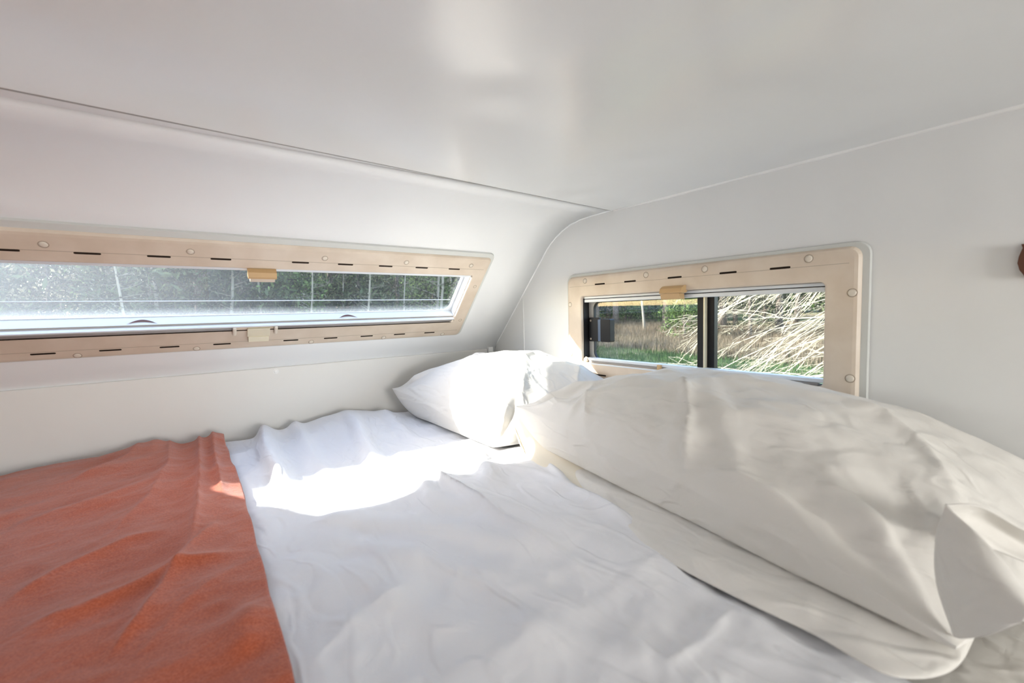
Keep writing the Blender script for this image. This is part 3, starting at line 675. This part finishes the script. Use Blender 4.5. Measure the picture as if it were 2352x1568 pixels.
# back pillow, in the corner of the bunk, partly in the sun
pb = pillow('pillow', [(.605, .900, -.352), (.597, 1.07, -.315), (.580, 1.25, -.278), (.550, 1.430, -.252)], [(1.02, .74, -.27), (1.035, .95, -.215), (1.035, 1.2, -.21), (.93, 1.475, -.25)],
            .105, .11, pb=6, up=(-.10, 0, 1), zmin=-.343, seed=4, p=2.2, q=.8, corner=.016, wr=.045,
            folds=[(pz(-.24, (1005, 905), (1040, 960), (1085, 1010)), .012, .014, True, 2.0, (.1, .2)), (pz(-.2, (1150, 960), (1195, 900), (1215, 860), (1290, 840)), .020, .016, True, 2.0, (.1, .3)),
                   (pz(-.22, (1070, 900), (1085, 950), (1092, 1000)), .010, .008, True, 1.0, (.2, .2)), (pz(-.2, (1060, 860), (1150, 835), (1230, 835)), .016, .007, False, 1.0, (.2, .3)),
                   (pz(-.2, (1280, 920), (1330, 870), (1350, 845)), .014, .010, True, 1.5, (.2, .3))])
tag(pb, 'white pillow in the far corner under the long window, half in sunlight', 'pillow')
# lower pillow flattened under the front one
pl = pillow('pillow', [tuple(on_z(a_, b_, -.350)) for a_, b_ in ((2216, 1470), (2212, 1512), (2170, 1545), (2095, 1556), (2010, 1536), (1865, 1453), (1691, 1370), (1518, 1277), (1410, 1190))]+[(.672, .74, -.350)], [(1.02, .02, -.33), (1.03, .3, -.31), (1.03, .5, -.31), (1.02, .74, -.32)],
            .006, .012, up=(0, 0, 1), zmin=-.366, seed=8, p=8, q=.5, pinch=0, wr=.010, corners=(),
            folds=[(pz(-.335, (1730, 1360), (1850, 1390), (1870, 1440)), .010, .005, False, 1, (.2, .3)), (pz(-.335, (1500, 1240), (1700, 1345), (1900, 1430), (2100, 1520)), .014, .010, True, 2.5, (.1, .2))])
tag(pl, 'flattened white pillow beneath the large front pillow, its hem spilling out at the lower right', 'pillow')
# front pillow on top
pf = pillow('pillow', [(.560, .062, -.326), (.568, .135, -.306), (.583, .26, -.288), (.600, .374, -.276), (.612, .48, -.268), (.632, .62, -.257), (.672, .888, -.245)],
            [(1.03, -.12, -.34), (1.035, .15, -.238), (1.035, .5, -.212), (1.00, .80, -.235)],
            .092, .135, pb=8, tilt=(.06, 0), up=(-.12, 0, 1), zmin=-.330, seed=12, pinch=.05, p=2.3, q=.82, corner=.018, wr=.050,
            folds=[(pz(-.22, (1640, 1035), (1660, 1090), (1720, 1160), (1800, 1260)), .007, .024, True, 4.0, (.2, .1)),
                   (pz(-.17, (1600, 870), (1690, 960), (1720, 1040)), .018, .006, False, 1.0, (.6, .3)),
                   (pz(-.18, (1640, 880), (1540, 960), (1480, 1060)), .012, .008, True, 1.2, (.6, .3)),
                   (pz(-.22, (1230, 950), (1330, 945), (1450, 935)), .010, .010, True, 1.0, (.1, .4)),
                   (pz(-.23, (1330, 1005), (1350, 960), (1370, 930)), .008, .013, True, 1.0, (.1, .4)),
                   (pz(-.2, (2230, 1080), (2120, 1010), (2020, 980), (1900, 985)), .009, .011, True, 1.5, (.1, .4)),
                   (pz(-.2, (2200, 1130), (2090, 1050), (1990, 1035)), .009, .010, True, 1.5, (.1, .4)),
                   (pz(-.22, (2170, 1420), (2130, 1280), (2150, 1170), (2180, 1110)), .020, .018, False, 1.6, (.1, .2)),
                   (pz(-.24, (1800, 1260), (1830, 1200), (1810, 1150)), .010, .016, True, 1.4, (.1, .4)),
                   (pz(-.24, (1960, 1310), (1900, 1240), (1880, 1150)), .018, .008, False, 1.0, (.1, .4)),
                   (pz(-.24, (1560, 1090), (1590, 1020), (1570, 960)), .009, .014, True, 1.0, (.05, .4))],
            botfolds=[(pz(-.33, (1560, 1110), (1550, 1160), (1520, 1190)), .008, -.012, True, 1, (.1, .1)), (pz(-.33, (1690, 1190), (1780, 1270), (1850, 1330)), .014, -.018, True, 2, (.1, .1))])
tag(pf, 'large white pillow nearest the camera, lit grey-beige, below the sliding window', 'pillow')

# loose case ends
patch('pillowcase_flap', [[on_x(2172, 1158, .60), on_x(2200, 1185, .595), on_x(2260, 1240, .58), on_x(2362, 1360, .56)],
                          [on_x(2150, 1240, .59), on_x(2195, 1280, .57), on_x(2260, 1330, .550), on_x(2362, 1400, .53)],
                          [on_x(2152, 1340, .585), on_x(2195, 1390, .56), on_x(2250, 1410, .54), on_x(2350, 1425, .525)],
                          [on_x(2192, 1462, .570), on_x(2212, 1466, .56), on_x(2270, 1458, .545), on_x(2335, 1430, .53)]], M['case'], pf)
patch('pillowcase_flap', [[on_x(2172, 1158, .605), on_x(2250, 1162, .63), on_x(2352, 1215, .66), on_x(2480, 1260, .70)],
                          [on_x(2200, 1190, .62), on_x(2270, 1205, .66), on_x(2360, 1255, .69), on_x(2480, 1300, .72)],
                          [on_x(2230, 1240, .62), on_x(2290, 1265, .65), on_x(2370, 1295, .67), on_x(2480, 1330, .70)]], M['case'], pf)
fl = patch('pillowcase_flap', [[on_x(1184, 938, .674), on_x(1200, 946, .672), on_x(1225, 965, .675)],
                          [on_x(1183, 984, .672), on_x(1215, 985, .672), on_x(1275, 1010, .675)],
                          [on_x(1207, 1045, .640), on_x(1240, 1040, .655), on_x(1345, 1075, .665)],
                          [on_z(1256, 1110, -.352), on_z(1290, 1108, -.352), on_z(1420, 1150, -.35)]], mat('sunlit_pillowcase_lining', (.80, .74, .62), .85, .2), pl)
bm = bmesh.new(); tube(bm, [on_x(1181, 980, .671), on_x(1193, 1015, .655), on_x(1208, 1047, .639), on_x(1228, 1082, .612), on_z(1257, 1111, -.352)], [.0016, .002, .002, .002, .0016], 8)
obj('case_hem', bm, M['hem'], fl, True)

# ---------------------------------------------------------------- outside
GZ = -2.3
def ground_z(x, y):
    d = math.hypot(x, y)
    return GZ + 0.045*max(0, min(d, 45)-13) + 0.12*math.sin(x*.35)*math.cos(y*.3)
n = 90
gx = np.linspace(-110, 160, n); gy = np.linspace(-90, 160, n)
V = [(x, y, ground_z(x, y)) for y in gy for x in gx]
F = [(j*n+i, j*n+i+1, (j+1)*n+i+1, (j+1)*n+i) for j in range(n-1) for i in range(n-1)]
tag(pyobj('ground', V, F, M['ground'], smooth=True), 'rough ground of the clearing outside the camper', 'ground', kind='structure')

def trunk_mesh(rng, H, r0, lean, nb, b_len, b_from=.35, droop=0.0, sides=7):
    """tapering trunk with limbs; returns bmesh and the limb tips"""
    bm = bmesh.new(); pts = []; x = y = 0.0
    for i in range(9):
        t = i/8; pts.append(Vector((x+lean[0]*t*H, y+lean[1]*t*H, t*H))); x += rng.uniform(-.05, .05)*H*.12; y += rng.uniform(-.05, .05)*H*.12
    tube(bm, pts, [r0*(1.25 if i == 0 else 1)*(1-.8*i/8) for i in range(9)], sides, True)
    tips = []
    for k in range(nb):
        t = b_from+(1-b_from)*(k+rng.random())/nb; i = min(int(t*8), 7); p = pts[i].lerp(pts[i+1], t*8-i)
        a = rng.uniform(0, 6.283); L = b_len*(1.15-.75*t)*rng.uniform(.6, 1.1); el = rng.uniform(-.1, .6)-droop
        d = Vector((math.cos(a)*math.cos(el), math.sin(a)*math.cos(el), math.sin(el))); q = [p]
        for s in range(4):
            q.append(q[-1]+d*L/4); d = (d+Vector((rng.uniform(-.25, .25), rng.uniform(-.25, .25), rng.uniform(-.15, .2)))).normalized()
            if s > 0: tips.append(q[-1].copy())
        r = r0*.28*(1.1-t); tube(bm, q, [r, r*.8, r*.6, r*.4, r*.2], 5, False)
    tips.append(pts[-1]); return bm, tips
def leaves(rng, centres, per, spread, size, aspect=1.6, flat=.75):
    C = np.array([tuple(c) for c in centres]); N = len(C)*per
    c = np.repeat(C, per, 0)+rng.normal(size=(N, 3))*np.array([spread, spread, spread*flat])
    u = rng.normal(size=(N, 3)); u /= np.linalg.norm(u, axis=1)[:, None]
    w = np.cross(u, rng.normal(size=(N, 3))); w /= np.linalg.norm(w, axis=1)[:, None]
    s = size*rng.uniform(.5, 1.3, N)[:, None]; u = u*s*aspect; w = w*s
    V = np.stack([c-u, c-w*.6, c+u, c+w*.6], 1).reshape(-1, 3)
    return V, np.arange(4*N).reshape(N, 4)
def leaf_obj(name, seed, tips, per, spread, size, m, parent, aspect=1.6, flat=.75):
    V, Q = leaves(np.random.default_rng(seed), tips, per, spread, size, aspect, flat); return npobj(name, V, Q, m, parent)
def copy_tree(o):
    c = o.copy(); COL.objects.link(c)
    for ch in [x for x in bpy.data.objects if x.parent == o]:
        d = ch.copy(); COL.objects.link(d); d.parent = c
    return c
def make_tree(name, seed, H, r0, nb, b_len, per, spread, size, leafm, barkm=None, b_from=.3, lean=(0, 0), low=0, aspect=1.6):
    r = random.Random(seed); root = empty(name)
    bm, tips = trunk_mesh(r, H, r0, lean, nb, b_len, b_from)
    obj('trunk', bm, barkm or M['bark'], root, True)
    for i in range(low):
        a = r.uniform(0, 6.28); d = r.uniform(.2, b_len); tips.append(Vector((d*math.cos(a), d*math.sin(a), r.uniform(.2, H*.5))))
    leaf_obj('foliage', seed, tips, per, spread, size, leafm, root, aspect)
    return root
M['pale_bark'] = mat('pale_trunk_bark', (0.32, 0.28, 0.22), 0.9, 0.2)
K = dict(
    pine=make_tree('pine_tree', 1, 7.5, .13, 46, 2.2, 42, .24, .055, M['leaf_dark'], b_from=.12, aspect=2.5),
    scrub=make_tree('scrub_tree', 2, 6.5, .10, 40, 2.2, 34, .30, .05, M['leaf_olive'], b_from=.15, low=20),
    green=make_tree('leafy_tree', 3, 5.5, .10, 40, 1.8, 50, .26, .055, M['leaf_green'], b_from=.15, low=20),
    gold=make_tree('golden_leafy_tree', 4, 7.5, .16, 38, 2.6, 46, .38, .07, M['leaf_yellow'], b_from=.38),
    bareT=make_tree('thin_pale_trunk_tree', 5, 8.0, .085, 26, 1.6, 8, .25, .05, M['leaf_olive'], M['pale_bark'], b_from=.3),
    far=make_tree('dense_tree', 9, 10.0, .25, 70, 3.2, 60, .55, .13, M['leaf_green'], b_from=.08, low=40),
    bigT=make_tree('dark_trunk_tree', 6, 9.0, .24, 22, 2.4, 26, .35, .06, M['leaf_green'], b_from=.36),
)
used = set()
DESC = dict(far='dense dark green tree', pine='dark bushy pine tree', scrub='olive-brown scrubby tree', green='green leafy young tree', gold='yellow-green sunlit leafy tree', bareT='thin pale-trunked tree', bigT='dark-trunked tree')
FR = ['left end', 'left part', 'middle', 'right part', 'right end']
def plant(kind, x, y, s, rz, row, side):
    q = (x/y+.34)/.92 if side == 'front' else (.97-y/x)/.68
    lo_, hi_ = (-.3, 2.0) if row in ('far', 'farthest') else (-.12, 1.12)
    if (q < lo_ or q > hi_) and kind in used: return None
    src = K[kind]; o = src if kind not in used else copy_tree(src); used.add(kind)
    o.location = (x, y, ground_z(x, y)-.05); o.scale = (s, s, s); o.rotation_euler = (R_.uniform(-.12, .12), R_.uniform(-.12, .12), rz) if kind == 'bareT' else (0, 0, rz)
    if side == 'front':
        q = (x/y+.34)/.92; where = 'outside the view of' if not 0 <= q <= 1 else FR[min(int(q*5), 4)]+' of'; win = 'the long front window'
    else:
        q = (.97-y/x)/.68; where = 'outside the view of' if not 0 <= q <= 1 else FR[min(int(q*5), 4)]+' of'; win = 'the small side window'
    tag(o, f"{DESC[kind]}, {row} row, beyond the {where} {win}".replace('the outside the view of', 'edge of'), 'tree', f"{DESC[kind]}s beyond {win}"); return o
R_ = random.Random(11)
# woods ahead of the front window: bearings measured from straight ahead (+y)
for i in range(46):
    f = (i % 23)/22; row = i//23
    tn = -0.62+1.62*f+R_.uniform(-.03, .03); D = (15.5 if row == 0 else 21)+R_.uniform(-1.5, 2.5)
    kind = R_.choice(['pine', 'pine', 'scrub', 'scrub', 'bareT', 'green'])
    plant(kind, tn*D, D, R_.uniform(.75, 1.1), R_.uniform(0, 6.28), ('near', 'second')[row], 'front')
for i in range(13):
    tn = -.1+.85*i/12+R_.uniform(-.04, .04); D = 13.5+R_.uniform(-1, 1.2)
    plant('bareT', tn*D, D, R_.uniform(.55, .85), R_.uniform(0, 6.28), 'nearest', 'front')
for i in range(18):
    tn = -0.5+1.9*i/17; D = 27+R_.uniform(-2, 2)
    plant(R_.choice(['pine', 'scrub']), tn*D, D, R_.uniform(1.1, 1.35), R_.uniform(0, 6.28), 'far', 'front')
for i in range(27):
    tn = -0.6+2.05*i/26; D = 35+R_.uniform(-3, 3)
    plant(R_.choice(['far', 'far', 'pine']), tn*D, D, R_.uniform(1.0, 1.25), R_.uniform(0, 6.28), 'farthest', 'front')
# wood edge beyond the side window: bearings measured from the camper's side (+x)
for i in range(15):
    tn = .08+1.02*i/14+R_.uniform(-.02, .02); D = 24+R_.uniform(-2, 3)
    plant(R_.choice(['bigT', 'bigT', 'bareT', 'scrub', 'green']), D, tn*D, R_.uniform(.8, 1.15), R_.uniform(0, 6.28), 'near', 'side')
for i in range(18):
    tn = .05+1.05*i/17; D = 32+R_.uniform(-2, 3)
    plant(R_.choice(['gold', 'gold', 'green', 'scrub']), D, tn*D, R_.uniform(.9, 1.2), R_.uniform(0, 6.28), 'second', 'side')
for i in range(14):
    tn = 0+1.15*i/13; D = 46+R_.uniform(-2, 3)
    plant('far', D+4, tn*(D+4), R_.uniform(1.1, 1.3), 0, 'farthest', 'side')
    plant(R_.choice(['gold', 'pine', 'green']), D, tn*D, R_.uniform(1.3, 1.6), R_.uniform(0, 6.28), 'far', 'side')

# grass and dry weeds in the clearing
def blades(name, seed, N, region, h, w, m, label, cat):
    rng = np.random.default_rng(seed); x, y = region(rng, N)
    z = np.array([ground_z(a, b) for a, b in zip(x, y)]); hh = h*rng.uniform(.5, 1.4, N); a = rng.uniform(0, 6.28, N)
    dx, dy = np.cos(a)*w, np.sin(a)*w; lx, ly = rng.normal(size=N)*hh*.25, rng.normal(size=N)*hh*.25
    V = np.stack([np.stack([x-dx, y-dy, z-.03], 1), np.stack([x+dx, y+dy, z-.03], 1), np.stack([x+lx, y+ly, z+hh], 1)], 1).reshape(-1, 3)
    tag(npobj(name, V, np.arange(3*N).reshape(N, 3), m), label, cat, kind='stuff')
def side_band(d0, d1, t0, t1):
    def f(r, N):
        D = r.uniform(d0, d1, N); t = r.uniform(t0, t1, N); return D, D*t
    return f
blades('grass', 1, 60000, side_band(10, 21, .05, 1.25), .16, .012, M['grass'], 'short green grass of the clearing outside the sliding window', 'grass')
blades('dry_weeds', 2, 60000, side_band(16, 29, .0, 1.2), .42, .012, M['weed'], 'tall straw-coloured dry weeds in front of the wood edge', 'weeds')
blades('undergrowth', 3, 50000, lambda r, N: ((lambda D, t: (D*t, D))(r.uniform(12, 24, N), r.uniform(-.7, 1.1, N))), 1.1, .014, M['leaf_olive'], 'tangled brushy undergrowth at the foot of the front woods', 'undergrowth')

# the bare sunlit tree right outside the side window, its twigs sweeping down to the left
def bare_limb(seed, start, d0, L, r0, depth_=0, bm=None, rng=None):
    top = bm is None
    if top: bm = bmesh.new(); rng = random.Random(seed)
    steps = [11, 7, 5, 3][depth_]; p = Vector(start); d = Vector(d0).normalized(); pts = [p.copy()]
    for s in range(steps):
        bend = Vector((rng.uniform(-.13, .13), rng.uniform(-.06, .16), rng.uniform(-.20, .12)))
        d = (d+bend).normalized(); p = p+d*L/steps; pts.append(p.copy())
    tube(bm, pts, [max(r0*(1-.8*i/steps), .0013) for i in range(steps+1)], [6, 5, 3, 3][depth_], False)
    if depth_ < 3:
        nk = [10, 6, 3][depth_]
        for k in range(nk):
            t = .15+.83*(k+rng.random())/nk; i = min(int(t*steps), steps-1); q = pts[i].lerp(pts[i+1], t*steps-i)
            dd = (pts[i+1]-pts[i]).normalized(); sd_ = Vector((rng.uniform(-.6, .6), rng.uniform(-.2, .7), rng.uniform(-.75, .5)))
            bare_limb(0, q, dd+sd_*(.9), L*rng.uniform(.28, .5)*(1.15-.5*t), max(r0*.5*(1-.6*t), .0019), depth_+1, bm, rng)
    return bm
bt = empty('bare_tree', (3.9, -0.3, GZ)); tag(bt, 'leafless sunlit tree with pale tangled twigs just outside the sliding window', 'tree')
T0 = Vector((3.9, -0.3, GZ))
bm = bmesh.new(); tube(bm, [T0, T0+Vector((.05, .05, .9)), T0+Vector((0, .1, 1.8)), T0+Vector((.1, .12, 2.8)), T0+Vector((.1, .1, 3.6))], [.14, .12, .10, .08, .05], 10)
o = obj('trunk', bm, M['bare'], None, True); o.parent = bt; o.matrix_parent_inverse = Matrix.Translation(-T0)
rr = random.Random(3)
for k in range(16):
    f = k/15
    st = T0+Vector((rr.uniform(-.3, .5), rr.uniform(.05, .3), 1.75+2.5*f+rr.uniform(-.05, .05)))
    dirn = (rr.uniform(-.18, .35), 1.0, -.08-.72*f*rr.uniform(.7, 1.15))
    bm = bare_limb(100+k, st, dirn, rr.uniform(1.6, 3.0), .010)
    o = obj('branch', bm, M['bare'], None); o.parent = bt; o.matrix_parent_inverse = Matrix.Translation(-T0)
